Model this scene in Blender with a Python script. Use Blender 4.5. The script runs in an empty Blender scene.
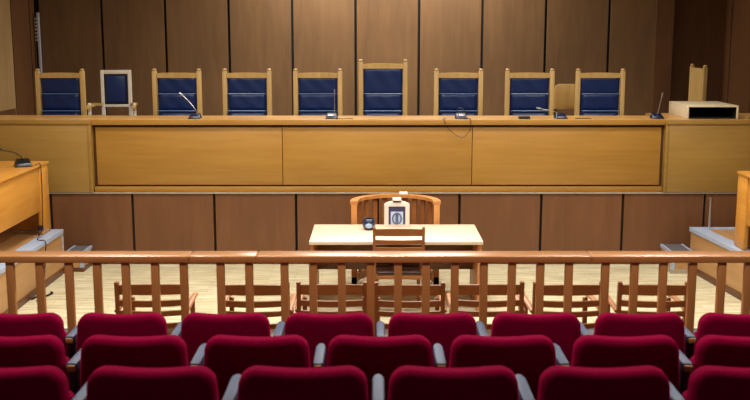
import bpy, bmesh, math, random
from mathutils import Vector, Matrix
random.seed(7)
S = bpy.context.scene
C = S.collection
PI = math.pi

# ------------------------------------------------------------------ materials
def srgb(r, g, b):
    f = lambda v: (v/255/12.92) if v/255 <= 0.04045 else ((v/255+0.055)/1.055)**2.4
    return (f(r), f(g), f(b), 1)

def base_mat(name):
    m = bpy.data.materials.new(name); m.use_nodes = True
    nt = m.node_tree
    return m, nt, nt.nodes['Principled BSDF']

def coords(nt, scale, rnd=True):
    tc = nt.nodes.new('ShaderNodeTexCoord')
    mp = nt.nodes.new('ShaderNodeMapping'); mp.inputs['Scale'].default_value = scale
    nt.links.new(tc.outputs['Object'], mp.inputs['Vector'])
    if rnd:
        oi = nt.nodes.new('ShaderNodeObjectInfo')
        mu = nt.nodes.new('ShaderNodeMath'); mu.operation = 'MULTIPLY'; mu.inputs[1].default_value = 37
        nt.links.new(oi.outputs['Random'], mu.inputs[0])
        cb = nt.nodes.new('ShaderNodeCombineXYZ')
        for k in range(3): nt.links.new(mu.outputs[0], cb.inputs[k])
        nt.links.new(cb.outputs[0], mp.inputs['Location'])
    return mp

def ramp(nt, fac, stops):
    r = nt.nodes.new('ShaderNodeValToRGB')
    e = r.color_ramp.elements
    while len(e) < len(stops): e.new(0.5)
    for i, (p, c) in enumerate(stops): e[i].position = p; e[i].color = c
    nt.links.new(fac, r.inputs[0])
    return r

def wood(name, dark, light, axis='X', rough=0.4, fine=22, coat=0.0, spec=0.5, streak=0.25):
    m, nt, b = base_mat(name)
    sc = {'X': (1.1, fine, fine), 'Y': (fine, 1.1, fine), 'Z': (fine, fine, 1.1)}[axis]
    mp = coords(nt, sc)
    n1 = nt.nodes.new('ShaderNodeTexNoise'); n1.inputs['Scale'].default_value = 1.0
    n1.inputs['Detail'].default_value = 7; n1.inputs['Roughness'].default_value = 0.6; n1.inputs['Distortion'].default_value = 0.6
    nt.links.new(mp.outputs[0], n1.inputs['Vector'])
    mp2 = coords(nt, tuple(v*0.13 if v > 2 else v*0.6 for v in sc))
    n2 = nt.nodes.new('ShaderNodeTexNoise'); n2.inputs['Scale'].default_value = 1.0; n2.inputs['Detail'].default_value = 3
    nt.links.new(mp2.outputs[0], n2.inputs['Vector'])
    mx = nt.nodes.new('ShaderNodeMix'); mx.data_type = 'FLOAT'; mx.inputs[0].default_value = 0.45
    nt.links.new(n1.outputs['Fac'], mx.inputs[2]); nt.links.new(n2.outputs['Fac'], mx.inputs[3])
    r = ramp(nt, mx.outputs[0], [(0.36, dark), (0.64, light)])
    nt.links.new(r.outputs[0], b.inputs['Base Color'])
    b.inputs['Roughness'].default_value = rough
    b.inputs['Specular IOR Level'].default_value = spec
    b.inputs['Coat Weight'].default_value = coat
    b.inputs['Coat Roughness'].default_value = 0.27
    bp = nt.nodes.new('ShaderNodeBump'); bp.inputs['Strength'].default_value = 0.08; bp.inputs['Distance'].default_value = 0.01
    nt.links.new(n1.outputs['Fac'], bp.inputs['Height']); nt.links.new(bp.outputs[0], b.inputs['Normal'])
    return m

def plain(name, col, rough=0.5, metal=0.0, noise=0.12, scale=30, bump=0.0, sheen=0.0, sheen_tint=None, spec=0.5, sheen_rough=0.4):
    m, nt, b = base_mat(name)
    mp = coords(nt, (scale,)*3)
    n = nt.nodes.new('ShaderNodeTexNoise'); n.inputs['Scale'].default_value = 1; n.inputs['Detail'].default_value = 4
    nt.links.new(mp.outputs[0], n.inputs['Vector'])
    lo = tuple(c*(1-noise) for c in col[:3])+(1,); hi = tuple(min(1, c*(1+noise)) for c in col[:3])+(1,)
    r = ramp(nt, n.outputs['Fac'], [(0.3, lo), (0.7, hi)])
    nt.links.new(r.outputs[0], b.inputs['Base Color'])
    b.inputs['Roughness'].default_value = rough; b.inputs['Metallic'].default_value = metal
    b.inputs['Specular IOR Level'].default_value = spec
    if sheen:
        b.inputs['Sheen Weight'].default_value = sheen; b.inputs['Sheen Roughness'].default_value = sheen_rough
        b.inputs['Sheen Tint'].default_value = sheen_tint or col
    if bump:
        bp = nt.nodes.new('ShaderNodeBump'); bp.inputs['Strength'].default_value = bump; bp.inputs['Distance'].default_value = 0.01
        nt.links.new(n.outputs['Fac'], bp.inputs['Height']); nt.links.new(bp.outputs[0], b.inputs['Normal'])
    return m

def parquet(name):
    m, nt, b = base_mat(name)
    mp = coords(nt, (1, 1, 1), rnd=False)
    br = nt.nodes.new('ShaderNodeTexBrick')
    br.inputs['Scale'].default_value = 1.0
    br.inputs['Brick Width'].default_value = 0.62; br.inputs['Row Height'].default_value = 0.09
    br.inputs['Mortar Size'].default_value = 0.0025
    br.inputs['Color1'].default_value = srgb(234, 228, 194); br.inputs['Color2'].default_value = srgb(222, 212, 174)
    br.inputs['Mortar'].default_value = srgb(184, 156, 104); br.inputs['Bias'].default_value = -0.1
    nt.links.new(mp.outputs[0], br.inputs['Vector'])
    mp2 = coords(nt, (2.5, 30, 1), rnd=False)
    n = nt.nodes.new('ShaderNodeTexNoise'); n.inputs['Scale'].default_value = 1; n.inputs['Detail'].default_value = 5
    nt.links.new(mp2.outputs[0], n.inputs['Vector'])
    r = ramp(nt, n.outputs['Fac'], [(0.3, srgb(190, 184, 175)), (0.7, (1, 1, 1, 1))])
    mx = nt.nodes.new('ShaderNodeMix'); mx.data_type = 'RGBA'; mx.blend_type = 'MULTIPLY'; mx.inputs[0].default_value = 1
    nt.links.new(br.outputs['Color'], mx.inputs[6]); nt.links.new(r.outputs[0], mx.inputs[7])
    nt.links.new(mx.outputs[2], b.inputs['Base Color'])
    b.inputs['Roughness'].default_value = 0.35
    return m

M = dict(
    oak=wood('bench_oak', srgb(150, 107, 42), srgb(168, 124, 54), 'X', 0.42, 16),
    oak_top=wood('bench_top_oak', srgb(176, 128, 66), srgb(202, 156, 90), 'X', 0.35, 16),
    oak_shaded=wood('bench_reveal_shaded', srgb(62, 30, 10), srgb(84, 44, 16), 'X', 0.5, 16),  # dark tone paints in the shade under the worktop lip
    wing=wood('side_bench_oak', srgb(138, 104, 45), srgb(156, 120, 56), 'X', 0.42, 14),
    wallp=wood('wall_panel_walnut', srgb(98, 71, 44), srgb(118, 87, 55), 'Z', 0.5, 9),
    basep=wood('platform_panel_walnut', srgb(98, 61, 36), srgb(114, 74, 45), 'Z', 0.4, 9),
    sidedark=wood('side_wall_walnut', srgb(92, 58, 30), srgb(112, 74, 42), 'Z', 0.5, 9),
    sidetan=wood('side_wall_oak', srgb(160, 130, 86), srgb(180, 148, 102), 'Z', 0.5, 9),
    gap=plain('black_groove', srgb(14, 12, 10), 0.8),
    edge=plain('pale_edge_strip', srgb(158, 146, 128), 0.45),
    rail=wood('railing_beech', srgb(186, 120, 62), srgb(204, 140, 76), 'X', 0.3, 18, coat=1.0),
    balus=wood('baluster_beech', srgb(176, 112, 58), srgb(196, 130, 72), 'Z', 0.42, 18),
    chairw=wood('chair_wood', srgb(128, 74, 34), srgb(152, 92, 46), 'X', 0.36, 20),
    chairarm_lit=wood('chair_arm_wood_lit', srgb(158, 102, 62), srgb(184, 126, 84), 'Y', 0.36, 20),  # paler and pinker than the chair wood: light on the arms painted in
    honey=wood('honey_wood', srgb(176, 112, 56), srgb(200, 136, 74), 'Z', 0.35, 18),
    table=wood('table_maple', srgb(216, 191, 164), srgb(230, 208, 182), 'X', 0.28, 14),
    tableleg=wood('table_leg_wood', srgb(176, 112, 62), srgb(200, 134, 80), 'Z', 0.4, 14),
    panel_dark=wood('modesty_panel_wood', srgb(98, 56, 26), srgb(116, 68, 32), 'X', 0.45, 14),
    desk=wood('desk_oak', srgb(182, 122, 46), srgb(204, 144, 60), 'Y', 0.38, 14),
    jwood=wood('judge_chair_beech', srgb(176, 142, 82), srgb(202, 168, 106), 'Z', 0.38, 18),
    white=plain('off_white_paint', srgb(206, 198, 184), 0.4, noise=0.05),
    cream=wood('cream_laminate', srgb(196, 180, 146), srgb(212, 196, 164), 'X', 0.5, 12),
    blue=plain('blue_leather', srgb(0, 32, 82), 0.38, noise=0.25, scale=60, bump=0.04, spec=0.4),
    seam_highlight=plain('pale_blue_seam_highlight', srgb(92, 116, 160), 0.3, noise=0.06),
    seatbrown=plain('dark_brown_leatherette', srgb(52, 28, 22), 0.25, noise=0.2, scale=50),
    red=plain('burgundy_velvet', srgb(126, 0, 46), 0.9, noise=0.15, scale=90, bump=0.1, sheen=0.5, sheen_tint=srgb(255, 0, 96), spec=0.03, sheen_rough=0.3),
    arm=plain('blue_grey_plastic', srgb(48, 66, 100), 0.5, noise=0.08),
    dark=plain('black_plastic', srgb(16, 18, 24), 0.35, noise=0.1),
    mic=plain('microphone_navy_black', srgb(10, 22, 52), 0.35, noise=0.1),
    metal=plain('brushed_metal', srgb(190, 192, 200), 0.3, 1.0, noise=0.05),
    carpet=plain('grey_carpet', srgb(96, 92, 96), 0.95, noise=0.25, scale=160, bump=0.3, spec=0.1),
    nosing=plain('blue_grey_nosing', srgb(158, 170, 192), 0.5, noise=0.1, scale=60),
    stepw=wood('platform_side_wood', srgb(160, 118, 72), srgb(182, 140, 92), 'Y', 0.4, 12),
    bb=wood('dark_baseboard', srgb(76, 40, 20), srgb(94, 52, 26), 'Y', 0.4, 12),
    audcarpet=plain('charcoal_carpet', srgb(36, 36, 42), 0.95, noise=0.25, scale=160, bump=0.3, spec=0.1),
    plaster=plain('white_plaster', srgb(200, 196, 186), 0.9, noise=0.03),
    pinkwhite=plain('pinkish_white_frame', srgb(228, 208, 196), 0.45, noise=0.04),
    paper=plain('white_card', srgb(235, 235, 232), 0.6, noise=0.02),
    band=plain('dark_violet_band', srgb(52, 48, 82), 0.5),
    paleblue=plain('pale_blue_print', srgb(176, 190, 214), 0.5, noise=0.1),
    emblem=plain('slate_emblem', srgb(70, 92, 128), 0.5),
    pipe=plain('pale_grey_pipe', srgb(188, 190, 200), 0.4, noise=0.05),
    tan=plain('tan_wood_block', srgb(150, 118, 70), 0.5),
    glass=plain('navy_glass', srgb(22, 34, 62), 0.3, noise=0.1, spec=0.9),
    glass_highlight=plain('pale_glass_highlight', srgb(160, 186, 216), 0.15, noise=0.1),
    floor=parquet('pale_parquet'),
)

# ------------------------------------------------------------------ mesh helpers
class MB:
    def __init__(self): self.bm = bmesh.new(); self.mats = []
    def _mi(self, m):
        if m is None: return 0
        if m not in self.mats: self.mats.append(m)
        return self.mats.index(m)
    def _fin(self, geom_faces, m):
        k = self._mi(m)
        for f in geom_faces: f.material_index = k
    def box(self, x0, x1, y0, y1, z0, z1, bev=0.0, seg=2, mat=None, mtx=None):
        t = bmesh.new()
        bmesh.ops.create_cube(t, size=1)
        for v in t.verts:
            v.co = Vector(((x0+x1)/2+v.co.x*(x1-x0), (y0+y1)/2+v.co.y*(y1-y0), (z0+z1)/2+v.co.z*(z1-z0)))
        if bev > 0:
            bmesh.ops.bevel(t, geom=t.edges[:], offset=bev, segments=seg, profile=0.5, affect='EDGES')
        return self._merge(t, mat, mtx)
    def _merge(self, t, mat, mtx=None):
        if mtx is not None: bmesh.ops.transform(t, matrix=mtx, verts=t.verts[:])
        bmesh.ops.recalc_face_normals(t, faces=t.faces[:])
        vm = {v: self.bm.verts.new(v.co) for v in t.verts}
        fs = []
        for f in t.faces:
            try: fs.append(self.bm.faces.new([vm[v] for v in f.verts]))
            except ValueError: pass
        self._fin(fs, mat)
        t.free(); return self
    def extrude(self, pts, y0, y1, bev=0.0, seg=3, mat=None, mtx=None):
        """polygon in XZ, extruded along Y"""
        t = bmesh.new()
        a = [t.verts.new((x, y0, z)) for x, z in pts]; b = [t.verts.new((x, y1, z)) for x, z in pts]
        n = len(pts)
        f1 = t.faces.new(a); f2 = t.faces.new(b[::-1])
        for i in range(n): t.faces.new([a[(i+1) % n], a[i], b[i], b[(i+1) % n]])
        bmesh.ops.recalc_face_normals(t, faces=t.faces[:])
        if bev > 0:
            es = list(set(f1.edges[:] + f2.edges[:]))
            bmesh.ops.bevel(t, geom=es, offset=bev, segments=seg, profile=0.5, affect='EDGES')
        return self._merge(t, mat, mtx)
    def sweep(self, path, w, h, n=4, mat=None, up=(0, 0, 1), cap=True):
        """sweep a section (n=4 rectangle w across, h along up; else ellipse) along a path"""
        t = bmesh.new(); P = [Vector(p) for p in path]; rings = []
        up = Vector(up)
        for i, p in enumerate(P):
            d = (P[min(i+1, len(P)-1)]-P[max(i-1, 0)]).normalized()
            s = d.cross(up)
            if s.length < 1e-4: s = d.cross(Vector((0, 1, 0)))
            s.normalize(); u = s.cross(d).normalized()
            ring = []
            if n == 4:
                for a, b in ((-1, -1), (1, -1), (1, 1), (-1, 1)): ring.append(t.verts.new(p+s*a*w/2+u*b*h/2))
            else:
                for k in range(n):
                    a = 2*PI*k/n; ring.append(t.verts.new(p+s*math.cos(a)*w/2+u*math.sin(a)*h/2))
            rings.append(ring)
        for r0, r1 in zip(rings, rings[1:]):
            m = len(r0)
            for k in range(m): t.faces.new([r0[k], r0[(k+1) % m], r1[(k+1) % m], r1[k]])
        if cap: t.faces.new(rings[0][::-1]); t.faces.new(rings[-1])
        return self._merge(t, mat)
    def lathe(self, prof, center=(0, 0, 0), n=24, mat=None):
        t = bmesh.new(); rings = []
        cx, cy, cz = center
        for r, z in prof:
            if r < 1e-5: rings.append([t.verts.new((cx, cy, cz+z))])
            else: rings.append([t.verts.new((cx+r*math.cos(2*PI*k/n), cy+r*math.sin(2*PI*k/n), cz+z)) for k in range(n)])
        for a, b in zip(rings, rings[1:]):
            for k in range(n):
                if len(a) == 1 and len(b) == 1: continue
                if len(a) == 1: t.faces.new([a[0], b[k], b[(k+1) % n]])
                elif len(b) == 1: t.faces.new([a[k], a[(k+1) % n], b[0]])
                else: t.faces.new([a[k], a[(k+1) % n], b[(k+1) % n], b[k]])
        return self._merge(t, mat)
    def strip(self, fn, n, th, mat=None):
        """fn(t)->(x, y, zlo, zhi); curved slat of thickness th in y"""
        t = bmesh.new(); rings = []
        for i in range(n+1):
            x, y, a, b = fn(i/n)
            rings.append([t.verts.new(v) for v in ((x, y-th/2, a), (x, y+th/2, a), (x, y+th/2, b), (x, y-th/2, b))])
        for r0, r1 in zip(rings, rings[1:]):
            for k in range(4): t.faces.new([r0[k], r0[(k+1) % 4], r1[(k+1) % 4], r1[k]])
        t.faces.new(rings[0][::-1]); t.faces.new(rings[-1])
        bmesh.ops.recalc_face_normals(t, faces=t.faces[:])
        return self._merge(t, mat)
    def build(self, name, mat, parent=None, smooth=25):
        me = bpy.data.meshes.new(name)
        mats = self.mats or [mat]
        self.bm.to_mesh(me); self.bm.free()
        for m in mats: me.materials.append(m)
        if smooth:
            for p in me.polygons: p.use_smooth = True
            me.set_sharp_from_angle(angle=math.radians(smooth))
        o = bpy.data.objects.new(name, me); C.objects.link(o)
        if parent is not None: o.parent = parent
        return o

def recentre(o, base):
    """move a top-level mesh's origin to its base point"""
    o.data.transform(Matrix.Translation(-Vector(base))); o.location = base
    return o

def tag(o, label, cat, group=None, kind=None):
    o['label'] = label; o['category'] = cat
    if group: o['group'] = group
    if kind: o['kind'] = kind
    return o

def thing(name, label, cat, loc=(0, 0, 0), rz=0, group=None):
    o = bpy.data.objects.new(name, None); C.objects.link(o)
    o.empty_display_size = 0.1
    o.location = loc; o.rotation_euler = (0, 0, rz)
    return tag(o, label, cat, group)

def dup(root, loc, rz=0, label=None):
    def cp(o, parent):
        c = o.copy(); C.objects.link(c)
        if parent is not None: c.parent = parent
        for ch in list(o.children): cp(ch, c)
        return c
    r = cp(root, None)
    r.location = loc; r.rotation_euler = (0, 0, rz)
    if label: r['label'] = label
    return r

def struct(o, label=None, cat=None):
    o['kind'] = 'structure'
    if label: o['label'] = label; o['category'] = cat
    return o

# ------------------------------------------------------------------ levels and camera
H = 2.85
PL = 0.90            # judges' platform
LX, RX = -5.36, 5.62  # side walls
YB = 12.05           # front of judges' platform
YW = 16.0            # back wall
ZC = 4.6             # ceiling
BAR = 0.25; AUD = 0.45

# ------------------------------------------------------------------ setting
b = MB(); b.box(LX, RX, 6.0, YB+0.1, -0.1, 0); o = b.build('floor', M['floor'], smooth=0)
struct(o, 'pale parquet floor in front of the long bench', 'floor')
b = MB(); b.box(-3.72, 3.87, 6.25, 8.5, -0.1, BAR, mat=M['carpet']); b.box(-3.72, 3.87, 8.48, 8.51, BAR-0.04, BAR+0.004, mat=M['carpet'])
o = b.build('floor_bar', M['carpet'], smooth=0); struct(o, 'grey carpeted step under the row of chairs', 'floor')
b = MB()
b.box(LX, RX, 4.85, 6.3, -0.1, AUD); b.box(LX, RX, 4.0, 4.85, -0.1, AUD+0.138); b.box(LX, RX, -3, 4.0, -0.1, AUD+0.289)
o = b.build('floor_audience', M['audcarpet'], smooth=0); struct(o, 'dark carpeted stepped floor under the theatre seats', 'floor')
b = MB(); b.box(LX-0.2, RX+0.2, -3, YW+0.8, ZC, ZC+0.1); struct(b.build('ceiling', M['plaster'], smooth=0))

# judges' platform with its row of one metre front panels
b = MB()
b.box(LX, RX, YB+0.05, YW, 0, PL-0.015, mat=M['gap'])
b.box(LX, RX, YB-0.02, YW, PL-0.018, PL, mat=M['edge'])
x = -2.966-3
edges = [-2.966+k for k in range(-3, 10)]
for a, c in zip(edges, edges[1:]):
    a2, c2 = max(a+0.015, LX), min(c-0.015, RX)
    if c2 > a2+0.05: b.box(a2, c2, YB, YB+0.06, 0.08, PL-0.02, bev=0.004, mat=M['basep'])
b.box(LX, RX, YB-0.015, YB+0.06, 0, 0.08, mat=M['bb'])
struct(b.build('judges_platform', M['basep'], smooth=0), 'raised platform faced with brown wood panels and dark grooves', 'platform')

# back wall: tall walnut panels with black grooves
b = MB()
b.box(LX, 4.68, YW+0.03, YW+0.2, 0, ZC, mat=M['gap']); b.box(LX, RX, YW+0.32, YW+0.8, 0, ZC, mat=M['gap'])
edges = [-6.30+k*0.999 for k in range(0, 13)]
for a, c in zip(edges, edges[1:]):
    a2, c2 = max(a+0.02, LX), min(c-0.02, RX)
    if a > 4.6: continue
    if c2 > a2+0.05: b.box(a2, c2, YW-0.01, YW+0.05, PL, ZC, bev=0.004, mat=M['wallp'])
b.box(4.70, RX, YW+0.28, YW+0.32, PL, ZC, mat=M['sidedark'])
b.box(4.66, 4.70, YW-0.01, YW+0.28, PL, ZC, mat=M['sidedark'])
b.box(RX-0.01, RX, YW-0.01, YW+0.28, PL, ZC, mat=M['sidedark'])
b.box(4.70, RX, YW-0.01, YW+0.28, PL-0.05, PL, mat=M['gap'])
struct(b.build('wall_back', M['wallp'], smooth=0), 'tall brown wood panelled back wall with black grooves', 'wall')

b = MB(); b.box(4.42, 4.70, YW-0.03, YW-0.011, PL, ZC, bev=0.003); struct(b.build('dark_strip_1', M['sidedark'], smooth=0))  # darker strip set just proud of the back wall panels
# side walls
b = MB()
b.box(LX-0.2, LX-0.03, -3, YW+0.2, 0, ZC, mat=M['gap'])
b.box(LX-0.05, LX, 15.0, 15.75, PL, ZC, bev=0.004, mat=M['sidedark'])
b.box(LX-0.05, LX, 15.79, YW, PL, ZC, mat=M['sidedark'])
yy = 14.96
while yy > -2.5:
    b.box(LX-0.05, LX, yy-1.2, yy, 0 if yy < 12 else PL, ZC, bev=0.004, mat=M['sidetan']); yy -= 1.22
b.box(LX-0.02, LX+0.012, 12.1, 14.9, PL, 1.71, mat=M['sidedark'])
b.box(LX-0.02, LX+0.02, 12.1, 14.9, 1.705, 1.725, mat=M['sidetan'])
struct(b.build('wall_left', M['sidetan'], smooth=0), 'left wall clad in tan and dark brown panels', 'wall')
b = MB()
b.box(RX+0.03, RX+0.2, -3, YW+0.8, 0, ZC, mat=M['gap'])
yy = YW
while yy > -2.5:
    b.box(RX, RX+0.05, yy-1.2, yy-0.02, 0 if yy < 12 else PL, ZC, bev=0.004, mat=M['sidedark']); yy -= 1.22
struct(b.build('wall_right', M['sidedark'], smooth=0), 'right wall clad in brown wood panels', 'wall')

# side platforms with pale edge strips
def side_platform(sign, xin, xout, y0, y1, label):
    b = MB()
    xa, xb = sorted((xin, xout))
    b.box(xa, xb, y0, y1, 0, 0.49, mat=M['stepw'])
    e = 0.15
    inner = (xin, xin-sign*e) if sign > 0 else (xin, xin+e)
    b.box(xa, xb, y0, y1, 0.485, 0.512, mat=M['stepw'])
    if sign < 0:
        b.box(xin-e, xin+0.015, y0, y1+0.015, 0.47, 0.522, bev=0.004, mat=M['nosing'])
        b.box(xa, xin-e, y1-0.1, y1+0.015, 0.47, 0.522, mat=M['nosing'])
        b.box(xin-e, xin+0.01, y1-0.002, y1+0.012, 0, 0.48, mat=M['nosing'])
        b.box(xin-0.01, xin+0.02, y0, y1+0.02, 0, 0.07, mat=M['bb'])
    else:
        b.box(xin-0.015, xin+e, y0, y1+0.015, 0.47, 0.522, bev=0.004, mat=M['nosing'])
        b.box(xin+e, xb, y1-0.1, y1+0.015, 0.47, 0.522, mat=M['nosing'])
        b.box(xin-0.02, xin+0.01, y0, y1+0.02, 0, 0.07, mat=M['bb'])
    o = b.build('side_platform', M['stepw'], smooth=0)
    if sign > 0:                                    # its inner edge runs slightly askew
        for v in o.data.vertices:
            if v.co.x < xin+0.3: v.co.x += (y1-v.co.y)*0.10-0.075
    return struct(o, label, 'platform')
side_platform(-1, -3.71, LX, 8.52, 11.62, 'low wooden platform with grey edge under the left desk')
side_platform(1, 3.86, RX, 8.52, 11.75, 'low wooden platform with grey edge under the right desk')
def step(x0, x1, y0, y1, h, label, light):
    b = MB()
    b.box(x0, x1, y0, y1, 0, h-0.03, mat=M['stepw'])
    for xx in ((x0-0.008, x1-0.03) if light else (x1-0.03,)): b.box(xx, xx+0.038, y0-0.008, y0+0.04, 0.05, h-0.036, mat=M['nosing'])
    b.box(x0-0.01, x1+0.01, y0-0.01, y1, h-0.03, h, bev=0.004, mat=M['carpet'])
    for xx in (x0-0.012, x1-0.013):
        b.box(xx, xx+0.025, y0-0.012, y1, h-0.035, h+0.004, mat=M['nosing'])
    b.box(x0-0.012, x1+0.012, y0-0.012, y1, 0, 0.05, mat=M['bb'] if not light else M['edge'])
    return struct(b.build('step', M['carpet'], smooth=0), label, 'step')
step(-3.69, -3.49, 11.645, YB-0.02, 0.235, 'low grey step between the left platform and the panelled front', False)
step(3.52, 3.77, 11.56, YB-0.02, 0.255, 'low grey step with pale edges beside the right platform', True)

# ------------------------------------------------------------------ judges' bench
t = thing('judges_bench', 'long oak judges bench with three wide front panels facing the floor', 'bench', (0.04, YB, PL))
def lb(*a, **k):  # local box from world coordinates
    x0, x1, y0, y1, z0, z1 = a
    return k.pop('mb').box(x0-0.04, x1-0.04, y0-YB, y1-YB, z0-PL, z1-PL, **k)
XL, XR = -3.42, 3.50
b = MB(); lb(XL, XR, YB-0.014, YB+0.58, 1.722, 1.785, mb=b, mat=M['oak_top']); lb(XL, XR, YB-0.022, YB-0.014, 1.722, 1.783, bev=0.003, mb=b, mat=M['oak']); b.build('worktop', M['oak_top'], t)
cuts = [XL+0.03, -1.125, 1.18, XR-0.028]
for a, c in zip(cuts, cuts[1:]):
    b = MB(); lb(a+0.004, c-0.004, YB+0.03, YB+0.054, 0.984, 1.692, bev=0.003, mb=b); b.build('front_panel', M['oak'], t)
b = MB(); lb(XL+0.002, XR-0.002, YB+0.055, YB+0.10, 0.90, 1.722, mb=b); b.build('backing', M['oak_shaded'], t)
b = MB(); lb(XL, XR, YB+0.0, YB+0.054, 0.902, 0.965, bev=0.004, mb=b); b.build('plinth', M['oak'], t)

def wing(x0, x1, post, depth, label, loc):
    t = thing('side_bench', label, 'bench', (loc, YB, PL))
    b = MB(); b.box(x0-loc, x1-loc, -0.037, depth, 0.83, 0.888, mat=M['oak_top']); b.box(x0-loc, x1-loc, -0.045, -0.037, 0.83, 0.886, bev=0.003, mat=M['wing']); b.build('worktop', M['oak_top'], t)
    b = MB(); b.box(x0-loc, x1-loc, -0.03, 0.01, 0.003, 0.829, bev=0.003); b.build('front_panel', M['wing'], t)
    b = MB(); b.box(post[0]-loc, post[1]-loc, -0.034, depth-0.02, 0.003, 0.829, bev=0.004); b.build('end_post', M['wing'], t)
wing(LX+0.04, XL-0.006, (XL-0.05, XL-0.007), 0.62, 'shorter oak bench unit at the left end of the long bench', -4.4)
wing(XR+0.006, RX-0.02, (XR+0.007, XR+0.05), 0.92, 'shorter oak bench unit under the cream box at the right end', 4.5)

# ------------------------------------------------------------------ judges' chairs
def judge_chair(h, label, x, y, rz=0):
    t = thing('judge_chair', label, 'chair', (x, y, PL), rz, 'high-backed blue leather judge chairs')
    hw = 0.319
    for s in (-1, 1):
        b = MB(); b.box(s*hw-0.03 if s > 0 else -hw-0.0, hw if s > 0 else -hw+0.03+0.03, -0.03, 0.03, 0, h, bev=0.005) if False else b.box(min(s*hw, s*(hw-0.058)), max(s*hw, s*(hw-0.058)), -0.03, 0.03, 0, h, bev=0.006)
        st = b.build('stile', M['jwood'], t)
        b = MB(); b.lathe([(0.0, 0.033), (0.016, 0.031), (0.026, 0.024), (0.029, 0.015), (0.026, 0.006), (0.02, 0.002), (0.02, -0.005), (0, -0.005)], (s*(hw-0.029), 0, h), 16)
        b.build('finial', M['jwood'], st)
    b = MB()
    b.strip(lambda u: (-hw+0.05+u*(2*hw-0.1), 0, h-0.088, h-0.028+0.008*math.sin(PI*u)), 10, 0.045); b.build('top_rail', M['jwood'], t)
    b = MB(); b.box(-hw+0.05, hw-0.05, 0.007, 0.022, 0.42, h-0.08); b.build('back_board', M['jwood'], t)
    top = h-0.09; segs = [(top-(top-1.13), top), (0.91, 1.13), (0.60, 0.91)]
    segs = [(1.128, top+0.01, 0.022), (0.908, 1.136, 0.06), (0.60, 0.918, 0.105)]
    for z0, z1, d in segs:
        b = MB(); w = hw-0.064
        t2 = bmesh.new(); bmesh.ops.create_grid(t2, x_segments=24, y_segments=24, size=0.5)
        # padded cushion: bulging front sheet closed at the back
        for v in t2.verts:
            u, q = v.co.x*2, v.co.y*2
            e = (1-abs(u)**10)*(1-abs(q)**(8 if d < 0.08 else 4))
            v.co = Vector((u*w, 0.006-d*max(0, e)**0.5-0.002*math.sin(7*u+3*q), (z0+z1)/2+q*(z1-z0)/2))
        b._merge(t2, None)
        b.bm.normal_update()
        cu = b.build('back_cushion', M['blue'], t, smooth=80)
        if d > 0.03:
            b = MB(); b.sweep([(-w+0.012, 0.0, z1-0.012), (-w+0.02, 0.012-d, z1-0.004), (w-0.02, 0.012-d, z1-0.004), (w-0.012, 0.0, z1-0.012)], 0.014, 0.014, 8); b.build('seam_highlight', M['seam_highlight'], cu)  # pale tube paints in the highlight along the cushion seam
    b = MB(); b.box(-hw+0.06, hw-0.06, -0.52, -0.02, 0.38, 0.50, bev=0.04, seg=3); b.build('seat', M['blue'], t)
    for s in (-1, 1):
        b = MB(); b.sweep([(s*(hw-0.03), 0, 0.68), (s*(hw-0.03), -0.3, 0.69), (s*(hw-0.03), -0.46, 0.67)], 0.06, 0.035); b.build('armrest', M['jwood'], t)
        b = MB(); b.box(s*(hw-0.03)-0.025, s*(hw-0.03)+0.025, -0.47, -0.42, 0, 0.66, bev=0.004); b.build('leg', M['jwood'], t)
    b = MB(); b.box(-hw+0.05, hw-0.05, -0.47, -0.44, 0.30, 0.38, bev=0.003); b.build('seat_rail', M['jwood'], t)
    return t
YJ = 13.1
J = judge_chair(1.424, 'blue high-backed judge chair furthest left, left of the white-framed chair', -4.10, YJ)
jl = [(-2.581, 'blue high-backed judge chair just right of the white-framed chair, behind a tilted microphone'),
      (-1.668, 'blue high-backed judge chair with no microphone before it, two left of the tallest'),
      (-0.745, 'blue high-backed judge chair immediately left of the tallest, behind an upright microphone'),
      (1.088, 'blue high-backed judge chair immediately right of the tallest, behind microphone with trailing cable'),
      (2.015, 'blue high-backed judge chair left of the plain beige chair back'),
      (2.934, 'blue high-backed judge chair right of the plain beige chair back')]
for x, lab in jl: dup(J, (x, YJ, PL), random.uniform(-0.02, 0.02), lab)
judge_chair(1.543, 'tallest blue high-backed judge chair at the middle of the bench', 0.104, YJ)
r = dup(J, (4.72, 14.7, PL), PI-math.radians(90), 'beige wood-backed judge chair turned sideways behind the cream box')

# small white framed chair
t = thing('armchair', 'small white-framed armchair with blue padded back', 'chair', (-3.385, YJ+0.05, PL), math.radians(4))
for s in (-1, 1):
    b = MB(); b.box(s*0.175-0.022, s*0.175+0.022, -0.02, 0.02, 0, 1.435, bev=0.004); b.build('stile', M['white'], t)
    b = MB(); b.sweep([(s*0.19, 0.0, 0.99), (s*0.26, -0.12, 1.0), (s*0.285, -0.34, 0.995), (s*0.285, -0.42, 0.97)], 0.05, 0.035); b.build('armrest', M['jwood'], t)
    b = MB(); b.box(s*0.285-0.018, s*0.285+0.018, -0.36, -0.32, 0, 1.03, bev=0.004); b.build('leg', M['white'], t)
b = MB(); b.box(-0.155, 0.155, -0.02, 0.02, 1.385, 1.435, bev=0.004); b.build('top_rail', M['white'], t)
b = MB(); b.box(-0.155, 0.155, -0.02, 0.02, 0.955, 0.99, bev=0.004); b.build('lower_rail', M['white'], t)
b = MB(); b.box(-0.155, 0.155, -0.012, 0.015, 0.985, 1.39, mat=M['dark']); b.box(-0.13, 0.13, -0.045, 0.0, 1.01, 1.365, bev=0.022, seg=3, mat=M['blue']); b.build('back_cushion', M['blue'], t)
b = MB(); b.box(-0.26, 0.26, -0.40, 0.0, 0.40, 0.50, bev=0.03, seg=3); b.build('seat', M['blue'], t)

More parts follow.
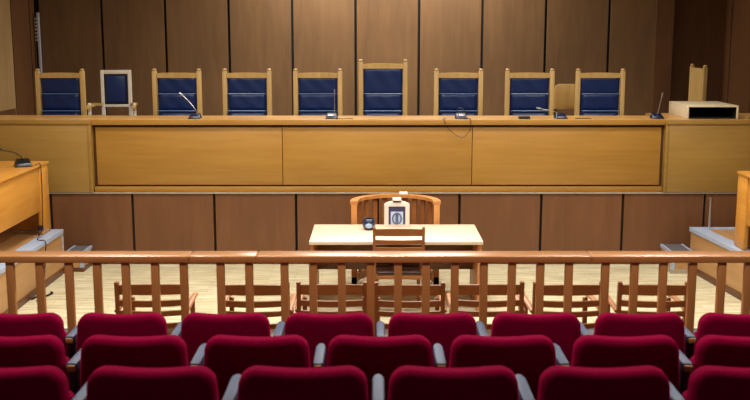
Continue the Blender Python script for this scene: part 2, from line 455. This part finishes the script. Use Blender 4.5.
# plain beige chair back between two judge chairs
t = thing('wooden_chair', 'plain beige wooden chair back between two blue judge chairs', 'chair', (2.66, 13.75, PL))
pts = [(-0.2, 0.88), (0.2, 0.88), (0.205, 1.145), (0.19, 1.20), (0.14, 1.222), (-0.14, 1.222), (-0.19, 1.20), (-0.205, 1.145)]
b = MB(); b.extrude(pts, -0.015, 0.015, bev=0.006); b.build('backrest', M['jwood'], t)
for s in (-1, 1):
    b = MB(); b.box(s*0.18-0.015, s*0.18+0.015, 0.012, 0.04, 0, 1.1); b.build('back_leg', M['dark'], t)
    b = MB(); b.box(s*0.18-0.015, s*0.18+0.015, -0.42, -0.39, 0, 0.43); b.build('front_leg', M['dark'], t)
b = MB(); b.box(-0.21, 0.21, -0.44, 0.0, 0.43, 0.46, bev=0.008); b.build('seat', M['cream'], t)

# cream open box on the right side bench
t = thing('open_box', 'cream box with dark open front on the right end of the bench', 'box', (3.775, 12.10, 1.79))
b = MB(); W, D, HH = 0.62, 0.76, 0.160
b.box(0, W, 0, D, HH-0.02, HH, bev=0.002); b.build('top', M['cream'], t)
for nm, xx in (('side_panel', 0.0), ('side_panel', W-0.022)):
    b = MB(); b.box(xx, xx+0.022, 0.0, D, 0.0, HH-0.021, bev=0.002, mat=M['cream']); b.box(xx+0.0221 if xx == 0 else xx-0.002, xx+0.024 if xx == 0 else xx-0.0001, 0.012, D-0.021, 0.009, HH-0.022, mat=M['gap']); b.build(nm, M['cream'], t)
b = MB(); b.box(0.024, W-0.024, D-0.02, D, 0.0, HH-0.022); b.build('back_panel', M['gap'], t)
b = MB(); b.box(0.024, W-0.024, 0.01, D-0.02, 0.0, 0.008); b.build('bottom', M['gap'], t)
b = MB(); b.box(0, 0.09, 0, 0.06, 0, 0.03, bev=0.012, seg=3); o = b.build('wooden_block', M['tan'])
o.location = (4.50, 12.14, 1.789); tag(o, 'small tan wooden block right of the cream box', 'block')

# ------------------------------------------------------------------ microphones
def microphone(loc, rz, neck, label, size=1.15, tipr=0.007, neckmat='metal'):
    t = thing('desk_microphone', label, 'microphone', loc, rz, 'gooseneck desk microphones')
    w, d = 0.068*size, 0.06*size
    b = MB()
    t2 = bmesh.new(); bmesh.ops.create_cube(t2, size=1)
    for v in t2.verts:
        top = v.co.z > 0
        v.co = Vector((v.co.x*2*w*(0.72 if top else 1), v.co.y*2*d*(0.8 if top else 1), (0.03+(0.028 if v.co.y > 0 else 0))*size if top else 0))
    bmesh.ops.bevel(t2, geom=t2.edges[:], offset=0.009, segments=2, profile=0.5, affect='EDGES')
    b._merge(t2, None); b.build('base', M['dark'] if neckmat == 'dark' and size > 1.3 else M['mic'], t)
    b = MB(); b.sweep(neck, 0.009 if size < 1.3 else 0.013, 0.009 if size < 1.3 else 0.013, 8); b.build('gooseneck', M[neckmat], t)
    e, p = Vector(neck[-1]), Vector(neck[-2]); d_ = (e-p).normalized()
    b = MB(); b.sweep([e-d_*0.01, e, e+d_*0.035, e+d_*0.045], tipr*2.4, tipr*2.4, 10); b.build('capsule', M['dark'] if neckmat == 'dark' else M['metal'], t)
    return t
ZT = 1.786
microphone((-2.195, 12.2, ZT), 0, [(0.03, 0, 0.03), (0.02, 0.0, 0.09), (-0.06, -0.01, 0.2), (-0.145, -0.02, 0.285)], 'desk microphone with neck leaning left, nearest the white-framed chair')
microphone((-0.527, 12.2, ZT), 0, [(0.03, 0, 0.03), (0.035, 0, 0.15), (0.036, -0.01, 0.31)], 'desk microphone with upright neck left of the tallest judge chair')
mb_ = microphone((1.05, 12.2, ZT), 0, [(-0.02, 0, 0.03), (-0.055, -0.01, 0.1), (-0.03, -0.03, 0.135), (0.02, -0.04, 0.12), (0.045, -0.05, 0.08)], 'desk microphone with folded neck and cable drooping over the bench front', neckmat='dark')
microphone((2.265, 12.2, ZT), 0, [(-0.03, 0, 0.04), (-0.06, 0, 0.08), (-0.16, -0.01, 0.105), (-0.26, -0.02, 0.125)], 'desk microphone with long neck stretched left beside the plain beige chair')
microphone((3.44, 12.2, ZT), 0, [(0.0, 0, 0.03), (0.02, 0, 0.12), (0.045, -0.01, 0.27)], 'desk microphone with upright neck at the right end of the long bench')
# cable over the bench front
b = MB(); pts = [(1.11, 12.17, ZT+0.006), (1.14, 12.06, ZT+0.008), (1.148, 12.026, ZT+0.009), (1.15, 12.014, ZT-0.004), (1.15, 12.016, 1.68), (1.11, 12.02, 1.61), (1.04, 12.02, 1.575), (0.95, 12.02, 1.62), (0.88, 12.016, 1.68), (0.83, 12.014, ZT-0.004), (0.825, 12.026, ZT+0.009), (0.82, 12.05, ZT+0.008), (0.86, 12.12, ZT+0.006)]
def smooth_path(pts, k=5):
    P = [Vector(p) for p in pts]; out = []
    for i in range(len(P)-1):
        p0, p1, p2, p3 = P[max(i-1, 0)], P[i], P[i+1], P[min(i+2, len(P)-1)]
        for j in range(k):
            u = j/k
            out.append(0.5*((2*p1)+(p2-p0)*u+(2*p0-5*p1+4*p2-p3)*u*u+(3*p1-p0-3*p2+p3)*u**3))
    out.append(P[-1]); return out
b.sweep(smooth_path(pts), 0.008, 0.008, 6); o = b.build('microphone_cable', M['dark'])
recentre(o, (1.11, 12.17, ZT+0.002)); tag(o, 'thin dark cable looped over the front edge of the bench', 'cable')
b = MB(); b.box(-0.068, 0.068, -0.05, 0.05, 0, 0.03, bev=0.006); o = b.build('black_case', M['dark'])
o.location = (1.815, 12.16, ZT); tag(o, 'flat black case on the bench before the sixth judge chair', 'case')
b = MB(); b.box(-0.1, 0.1, -0.004, 0.004, 0, 0.008, bev=0.002); o = b.build('pen', M['dark'])
o.location = (2.53, 12.15, ZT); tag(o, 'thin dark pen lying right of the stretched-neck microphone', 'pen')
b = MB(); b.sweep(smooth_path([(-0.49, 12.15, ZT+0.006), (-0.42, 12.1, ZT+0.006), (-0.35, 12.11, ZT+0.006), (-0.27, 12.15, ZT+0.006)]), 0.008, 0.008, 6); o = b.build('microphone_cable', M['dark'])
recentre(o, (-0.49, 12.15, ZT+0.002)); tag(o, 'short dark cable lying on the bench by the upright-neck microphone', 'cable')

# ------------------------------------------------------------------ side desks
def desk(sign, xf, y0, y1, label):
    xb = xf+sign*0.75
    t = thing('side_desk', label, 'desk', ((xf+xb)/2, (y0+y1)/2, 0.522))
    ox, oy, oz = (xf+xb)/2, (y0+y1)/2, 0.522
    def bx(x0, x1, a, c, z0, z1, nm, m, bev=0.004):
        x0, x1 = sorted((x0, x1))
        b = MB(); b.box(x0-ox, x1-ox, a-oy, c-oy, z0-oz, z1-oz, bev=bev); return b.build(nm, m, t)
    bx(xf, xb, y0, y1, 1.315, 1.345, 'desktop', M['desk'])
    bx(xf+sign*0.03, xf+sign*0.055, y0+0.05, y1-0.28, 0.80, 1.314, 'front_panel', M['desk'])
    bx(xf+sign*0.012, xf+sign*0.06, y1-0.28, y1-0.01, 0.53, 1.314, 'corner_panel', M['desk'])
    bx(xf+sign*0.061, xb-sign*0.01, y1-0.05, y1-0.012, 0.53, 1.314, 'end_panel', M['desk'])
    bx(xf+sign*0.02, xb-sign*0.01, y0+0.02, y0+0.05, 0.53, 1.314, 'end_panel', M['desk'])
    for yy in (y1-0.2, y0+0.035):
        bx(xf+sign*0.02, xf+sign*0.055, yy-0.014, yy+0.014, 0.522, 0.529, 'foot', M['dark'], 0.001)
    return t
desk(-1, -3.805, 8.75, 11.57, 'orange oak desk on the left platform holding a microphone')
desk(1, 3.925, 8.9, 10.74, 'orange oak desk on the right platform cut by the picture edge')
m6 = microphone((-3.935, 11.1, 1.346), math.radians(25), [(0.0, 0.02, 0.04), (-0.02, 0.01, 0.11), (-0.09, -0.03, 0.165), (-0.21, -0.09, 0.2), (-0.24, -0.11, 0.215)], 'black desk microphone with bent neck on the left oak desk', 1.45, 0.011, 'dark')
b = MB()
b.sweep(smooth_path([(-3.83, 11.16, 1.353), (-3.815, 11.22, 1.354), (-3.79, 11.23, 1.345), (-3.782, 11.22, 1.2), (-3.782, 11.2, 0.9), (-3.78, 11.15, 0.64), (-3.79, 11.0, 0.53), (-3.69, 10.95, 0.525), (-3.675, 10.9, 0.4), (-3.675, 10.8, 0.1), (-3.62, 10.6, 0.008), (-3.6, 10.3, 0.008)]), 0.011, 0.011, 6, mat=M['dark'])
b.box(-3.83, -3.77, 11.12, 11.18, 0.60, 0.66, bev=0.012, mat=M['dark'])
o = b.build('microphone_cable', M['dark']); recentre(o, (-3.83, 11.16, 1.347)); tag(o, 'black cable with plug hanging down the left oak desk', 'cable')
b = MB()
b.sweep(smooth_path([(-3.67, 10.36, 0.012), (-3.64, 10.48, 0.012), (-3.585, 10.4, 0.012), (-3.555, 10.5, 0.014), (-3.53, 10.62, 0.012), (-3.56, 10.66, 0.012)]), 0.02, 0.02, 6)
o = b.build('floor_cable', M['dark']); recentre(o, (-3.6, 10.5, 0)); tag(o, 'black cable curled on the parquet by the left platform', 'cable')

# pale pipes
b = MB(); b.lathe([(0, 0), (0.018, 0), (0.018, 0.34), (0.026, 0.345), (0.026, 0.37), (0, 0.372)], (0, 0, 0), 12)
o = b.build('metal_post', M['metal']); o.location = (3.985, 11.7, 0.522); tag(o, 'thin metal post standing on the right platform by the panelled front', 'post')
b = MB(); b.box(-0.018, 0.022, -0.02, 0.02, 0, 1.16, bev=0.006)
for k in range(7): b.box(-0.05, -0.015, -0.022, 0.02, 0.72+k*0.055, 0.745+k*0.055, bev=0.004)
o = b.build('corner_strip', M['pipe']); o.location = (-5.285, 15.93, 1.96); tag(o, 'pale ribbed vertical strip in the left corner of the back wall', 'strip'); o['kind'] = 'structure'

# ------------------------------------------------------------------ centre table
TX, TY = 0.212, 10.245
t = thing('witness_table', 'pale wooden table with bright top in the middle of the floor', 'table', (TX, TY, 0))
b = MB(); b.box(-0.872, 0.872, -0.45, 0.45, 0.728, 0.762, bev=0.004); b.build('tabletop', M['table'], t)
for s in (-1, 1):
    b = MB(); b.box(min(s*0.862, s*0.825), max(s*0.862, s*0.825), -0.42, 0.42, 0, 0.727, bev=0.003); b.build('leg', M['tableleg'], t)
b = MB(); b.box(-0.824, 0.824, 0.12, 0.14, 0.34, 0.727, bev=0.002); b.build('modesty_panel', M['panel_dark'], t)
# icon panel in a white frame
t = thing('framed_panel', 'white-framed panel with dark band and oval emblem standing on the table', 'picture', (0.235, 10.55, 0.763))
def arch(w, z0, z1, rise, n=10):
    p = [(-w, z0), (w, z0), (w, z1-rise)]
    for k in range(1, n): a = k/n; p.append((w-2*w*a, z1-rise+rise*math.sin(PI*a)**0.6))
    p.append((-w, z1-rise)); return p
b = MB(); b.extrude(arch(0.135, 0, 0.285, 0.035), -0.012, 0.02, bev=0.004); b.build('frame', M['pinkwhite'], t)
b = MB(); b.box(-0.09, 0.09, -0.016, -0.011, 0.03, 0.225); b.build('print', M['band'], t)
b = MB(); b.box(-0.066, 0.066, -0.019, -0.015, 0.0295, 0.17); pr = b.build('pale_field', M['paleblue'], t)
b = MB()
ring = [(0.046*math.cos(2*PI*k/24), -0.022, 0.095+0.058*math.sin(2*PI*k/24)) for k in range(25)]
b.sweep(ring, 0.014, 0.006, up=(0, 1, 0)); b.sweep([(0, -0.022, 0.05), (0, -0.022, 0.14)], 0.03, 0.005, up=(0, 1, 0)); b.build('emblem', M['emblem'], pr)
b = MB(); b.box(-0.046, 0.046, -0.022, 0.024, 0.286, 0.318, bev=0.004, mat=M['paper']); b.box(-0.044, 0.044, -0.02, 0.02, 0.272, 0.286, mat=M['dark']); b.build('clip', M['paper'], t)
b = MB(); b.box(-0.1, 0.1, 0.021, 0.09, 0, 0.012, bev=0.003); b.build('foot', M['cream'], t)
# navy glass bowl
t = thing('glass_bowl', 'small round navy glass bowl on the table left of the framed panel', 'bowl', (-0.065, 10.42, 0.763))
b = MB(); b.lathe([(0, 0), (0.04, 0.0), (0.062, 0.022), (0.072, 0.06), (0.064, 0.098), (0.05, 0.118), (0.046, 0.116), (0.058, 0.095), (0.064, 0.06), (0.055, 0.028), (0, 0.012)], n=28); b.build('bowl', M['glass'], t, smooth=60)
b = MB(); b.extrude([(0.036*math.cos(2*PI*k/20), 0.05+0.026*math.sin(2*PI*k/20)) for k in range(20)], -0.078, -0.06, bev=0.004); b.build('bowl_highlight', M['glass_highlight'], t)  # pale oval paints a highlight onto the front of the bowl

# semicircular witness stand
WX, WY, WR = 0.225, 10.87, 0.455
t = thing('witness_stand', 'semicircular wooden witness stand with upright slats behind the table', 'stand', (WX, WY, 0))
arc = [(WR*math.cos(PI*k/28), WR*math.sin(PI*k/28)*0.98, 0.978) for k in range(29)]
arc = [(WR, -0.06, 0.978)]+arc+[(-WR, -0.06, 0.978)]
b = MB(); b.sweep(arc, 0.085, 0.036); b.build('top_rail', M['honey'], t)
b = MB(); b.sweep([(x, y, 0.10) for x, y, z in arc], 0.06, 0.08); b.build('bottom_rail', M['panel_dark'], t)
for s in (-1, 1):
    b = MB(); b.box(s*WR-0.032, s*WR+0.032, -0.06, 0.005, 0, 0.959, bev=0.004); b.build('post', M['honey'], t)
for k in range(1, 12):
    a = PI*k/12
    mt = Matrix.Translation((WR*math.cos(a), WR*math.sin(a)*0.98, 0)) @ Matrix.Rotation(a+PI/2, 4, 'Z')
    b = MB(); b.box(-0.028, 0.028, -0.011, 0.011, 0.141, 0.960, bev=0.003, mtx=mt); b.build('slat', M['chairw'], t)
b = MB(); b.box(-0.047, 0.047, -0.03, 0.03, 0, 0.026, bev=0.003, mat=M['paper'])
o = b.build('card_slip', M['paper']); o.location = (WX+0.10, WY+WR*0.98-0.01, 0.9965); tag(o, 'small white card box lying on the curved rail of the witness stand', 'card')

# ------------------------------------------------------------------ ladder-back chairs
def ladder_chair(label, loc, rz, arms, group=None, ht=0.92, hw=0.24):
    t = thing('ladderback_chair', label, 'chair', loc, rz, group)
    k = ht/0.92
    for s in (-1, 1):
        b = MB(); b.sweep([(s*(hw-0.014), 0.03, 0), (s*(hw-0.014), 0.025, 0.45), (s*(hw-0.014), -0.0, ht)], 0.028, 0.034, up=(0, 1, 0)); b.build('back_leg', M['chairw'], t)
        b = MB(); b.box(s*0.215-0.016, s*0.215+0.016, 0.40, 0.435, 0, 0.70 if arms else 0.43, bev=0.003); b.build('front_leg', M['chairw'], t)
        if arms:
            b = MB(); b.sweep(smooth_path([(s*(hw-0.006), 0.02, 0.71), (s*(hw-0.002), 0.16, 0.722), (s*(hw-0.001), 0.32, 0.725), (s*(hw-0.006), 0.44, 0.715)], 4), 0.044, 0.026, 8); b.build('armrest', M['chairarm_lit'], t)
    def slat(z0, z1, arch_, bow, nm):
        b = MB()
        b.strip(lambda u: (-(hw-0.02)+u*2*(hw-0.02), -0.0+0.004-bow*math.sin(PI*u), z0*k+arch_*0.5*math.sin(PI*u), z1*k+arch_*math.sin(PI*u)), 14, 0.018)
        b.build(nm, M['chairw'], t)
    slat(0.832, 0.898, 0.014, 0.045, 'top_slat'); slat(0.752, 0.793, 0.004, 0.045, 'slat'); slat(0.685, 0.72, 0.004, 0.045, 'slat'); slat(0.60, 0.635, 0.0, 0.04, 'slat')
    b = MB(); b.box(-0.225, 0.225, 0.0, 0.445, 0.40, 0.435, bev=0.004); b.build('seat_frame', M['chairw'], t)
    b = MB(); b.box(-0.22, 0.22, 0.01, 0.45, 0.436, 0.475, bev=0.015, seg=3); b.build('seat', M['seatbrown'], t)
    for s in (-1, 1):
        b = MB(); b.box(s*0.215-0.009, s*0.215+0.009, 0.04, 0.40, 0.20, 0.225); b.build('stretcher', M['chairw'], t)
    return t
cx = [-1.522, -0.818, -0.292, 0.234, 0.77, 1.309, 1.884]
cl = ['brown ladder-back armchair at the left end of the row behind the railing',
      'brown ladder-back armchair behind the two-baluster railing section',
      'brown ladder-back armchair in line with the left end of the pale table',
      'brown ladder-back armchair in the middle of the row, below the table chair',
      'brown ladder-back armchair in line with the right end of the pale table',
      'brown ladder-back armchair second from the right end of the row',
      'brown ladder-back armchair at the right end of the row behind the railing']
yaw = [0.03, 0.0, 0.0, 0.0, 0.0, 0.02, -0.03]
L0 = ladder_chair(cl[0], (cx[0], 6.58, BAR), yaw[0], True, 'ladder-back chairs lined up behind the railing')
for x, lab, a in list(zip(cx, cl, yaw))[1:]: dup(L0, (x, 6.58+random.uniform(-0.015, 0.015), BAR), a, lab)
ladder_chair('brown ladder-back chair with dark seat pushed up to the pale table', (0.236, 9.69, 0), 0, False, None, 0.93, 0.258)

# ------------------------------------------------------------------ railing
BX = [-2.301, -2.115, -1.931, -1.753, -1.573, -1.387, -1.206, -0.974, -0.794, -0.571, -0.391, -0.21, -0.028, 0.145, 0.322, 0.504, 0.687, 0.864, 1.043, 1.223, 1.453, 1.637, 1.819, 2.003, 2.188, 2.355]
BX = [x*0.993 for x in [-3.58, -3.4, -3.22, -3.04, -2.85, -2.67, -2.485]+BX+[2.54, 2.72, 2.9, 3.08, 3.26, 3.44, 3.62, 3.79]]
def railing(x0, x1, label):
    ox = (x0+x1)/2
    t = thing('wooden_railing', label, 'railing', (ox, 6.15, AUD), 0, 'wooden railing sections before the seats')
    b = MB(); b.box(x0+0.002-ox, x1-0.002-ox, -0.075, 0.085, 1.455-AUD-0.037, 1.462-AUD, bev=0.007, seg=3); b.build('top_rail', M['rail'], t)
    b = MB(); b.box(x0+0.002-ox, x1-0.002-ox, -0.03, 0.03, 0.0, 0.06, bev=0.004); b.build('bottom_rail', M['rail'], t)
    for x in BX:
        if x0 < x < x1:
            b = MB(); b.box(x-0.0245-ox, x+0.0245-ox, -0.064, -0.026, 0.061, 1.455-AUD-0.038, bev=0.004); b.build('baluster', M['balus'], t)
railing(-3.7, -1.16, 'railing section at the left, its top rail ending before the first joint')
railing(-1.16, -0.742, 'narrow railing section with only two balusters')
railing(-0.742, 1.35, 'longest railing section, in front of the pale table')
railing(1.35, 3.8, 'railing section at the right end')

# ------------------------------------------------------------------ theatre seats
def theatre_seat(label, loc):
    t = thing('theatre_seat', label, 'seat', loc, 0, 'burgundy theatre seats')
    hw, r, zt = 0.241, 0.07, 0.869
    pts = [(-hw+0.025, 0.40), (hw-0.025, 0.40)]
    pts.append((hw+0.012, 0.60))
    for k in range(0, 9):
        a = PI/2*k/8; pts.append((hw-r+r*math.cos(a), zt-r+r*math.sin(a)))
    for k in range(1, 10):
        u = k/10; pts.append(((hw-r)*(1-2*u), zt-0.010*math.sin(PI*u)**1.2))
    for k in range(0, 9):
        a = PI/2+PI/2*k/8; pts.append((-hw+r+r*math.cos(a), zt-r+r*math.sin(a)))
    pts.append((-hw-0.012, 0.60))
    b = MB(); b.extrude(pts, 0.0, 0.095, bev=0.03, seg=5); b.build('backrest', M['red'], t, smooth=70)
    b = MB(); b.box(-0.22, 0.22, 0.14, 0.25, 0.30, 0.72, bev=0.04, seg=3); b.build('seat_cushion', M['red'], t)
    b = MB(); b.box(-0.20, 0.20, 0.06, 0.16, 0.26, 0.38, bev=0.01); b.build('seat_mount', M['dark'], t)
    # arm on the right: rounded blue-grey pad on a dark standard
    ax = 0.283
    pl = [(ax-0.024, 0.02), (ax-0.024, 0.28), (ax-0.016, 0.315), (ax, 0.33), (ax+0.016, 0.315), (ax+0.024, 0.28), (ax+0.024, 0.02)]
    rot = Matrix(((1, 0, 0, 0), (0, 0, 1, 0), (0, 1, 0, 0), (0, 0, 0, 1)))
    b = MB(); b.extrude(pl, zt-0.165, zt-0.122, bev=0.008, mtx=rot); ar = b.build('armrest', M['arm'], t)
    b = MB(); b.box(ax-0.02, ax+0.02, 0.008, 0.0195, zt-0.160, zt-0.130, bev=0.004); b.build('wooden_end', M['tableleg'], ar)
    b = MB(); b.box(ax-0.016, ax+0.016, 0.03, 0.29, 0.0, zt-0.166, bev=0.006); b.build('side_standard', M['dark'], t)
    return t
ordn = ['first', 'second', 'third', 'fourth', 'fifth', 'sixth', 'seventh', 'eighth']
rows = [(5.25, AUD, -1.956, 0.5680, 8, 'front row by the railing'),
        (4.40, AUD+0.138, -1.684, 0.5690, 7, 'middle row'),
        (3.53, AUD+0.289, -1.398, 0.5640, 6, 'row nearest the camera')]
T0 = None
for y, z, x0, dx, n, rn in rows:
    for k in range(n):
        lab = f'burgundy velvet theatre seat, {ordn[k]} from the left in the {rn}'
        if T0 is None: T0 = theatre_seat(lab, (x0, y, z))
        else: dup(T0, (x0+k*dx, y, z), 0, lab)

# ------------------------------------------------------------------ light
def area(name, loc, sx, sy, power, col=(1, 0.95, 0.87), rot=(0, 0, 0), spread=None):
    l = bpy.data.lights.new(name, 'AREA'); l.shape = 'RECTANGLE'; l.size = sx; l.size_y = sy; l.energy = power; l.color = col
    if spread: l.spread = math.radians(spread)
    o = bpy.data.objects.new(name, l); C.objects.link(o); o.location = loc; o.rotation_euler = rot
    return o
for x in (-2.4, 0.2, 2.8):
    area('ceiling_lamp', (x, 8.3, ZC-0.05), 0.9, 0.5, 92, spread=160)
    area('ceiling_lamp', (x, 10.2, ZC-0.05), 0.9, 0.5, 66, spread=140)
for x in (-0.9, 1.1): area('ceiling_lamp', (x, 14.9, ZC-0.05), 1.1, 0.5, 122)
for x in (-1.8, 1.8): area('ceiling_lamp', (x, 4.6, ZC-0.05), 0.8, 0.5, 72)
w = bpy.data.worlds.new('World'); S.world = w; w.use_nodes = True
w.node_tree.nodes['Background'].inputs[0].default_value = (1.0, 0.95, 0.9, 1)
w.node_tree.nodes['Background'].inputs[1].default_value = 0.2

# ------------------------------------------------------------------ camera
cam = bpy.data.cameras.new('Camera'); co = bpy.data.objects.new('Camera', cam); C.objects.link(co)
cam.sensor_width = 36; cam.lens = 48
co.location = (0, 0, H); co.rotation_euler = (PI/2-math.atan(0.17), 0, 0)
cam.dof.use_dof = True; cam.dof.focus_distance = 10.5; cam.dof.aperture_fstop = 3.6
S.camera = co
S.view_settings.view_transform = 'Standard'; S.view_settings.look = 'None'
S.view_settings.gamma = 1; S.view_settings.use_curve_mapping = False
S.view_settings.exposure = 0.0
S.cycles.use_denoising = True
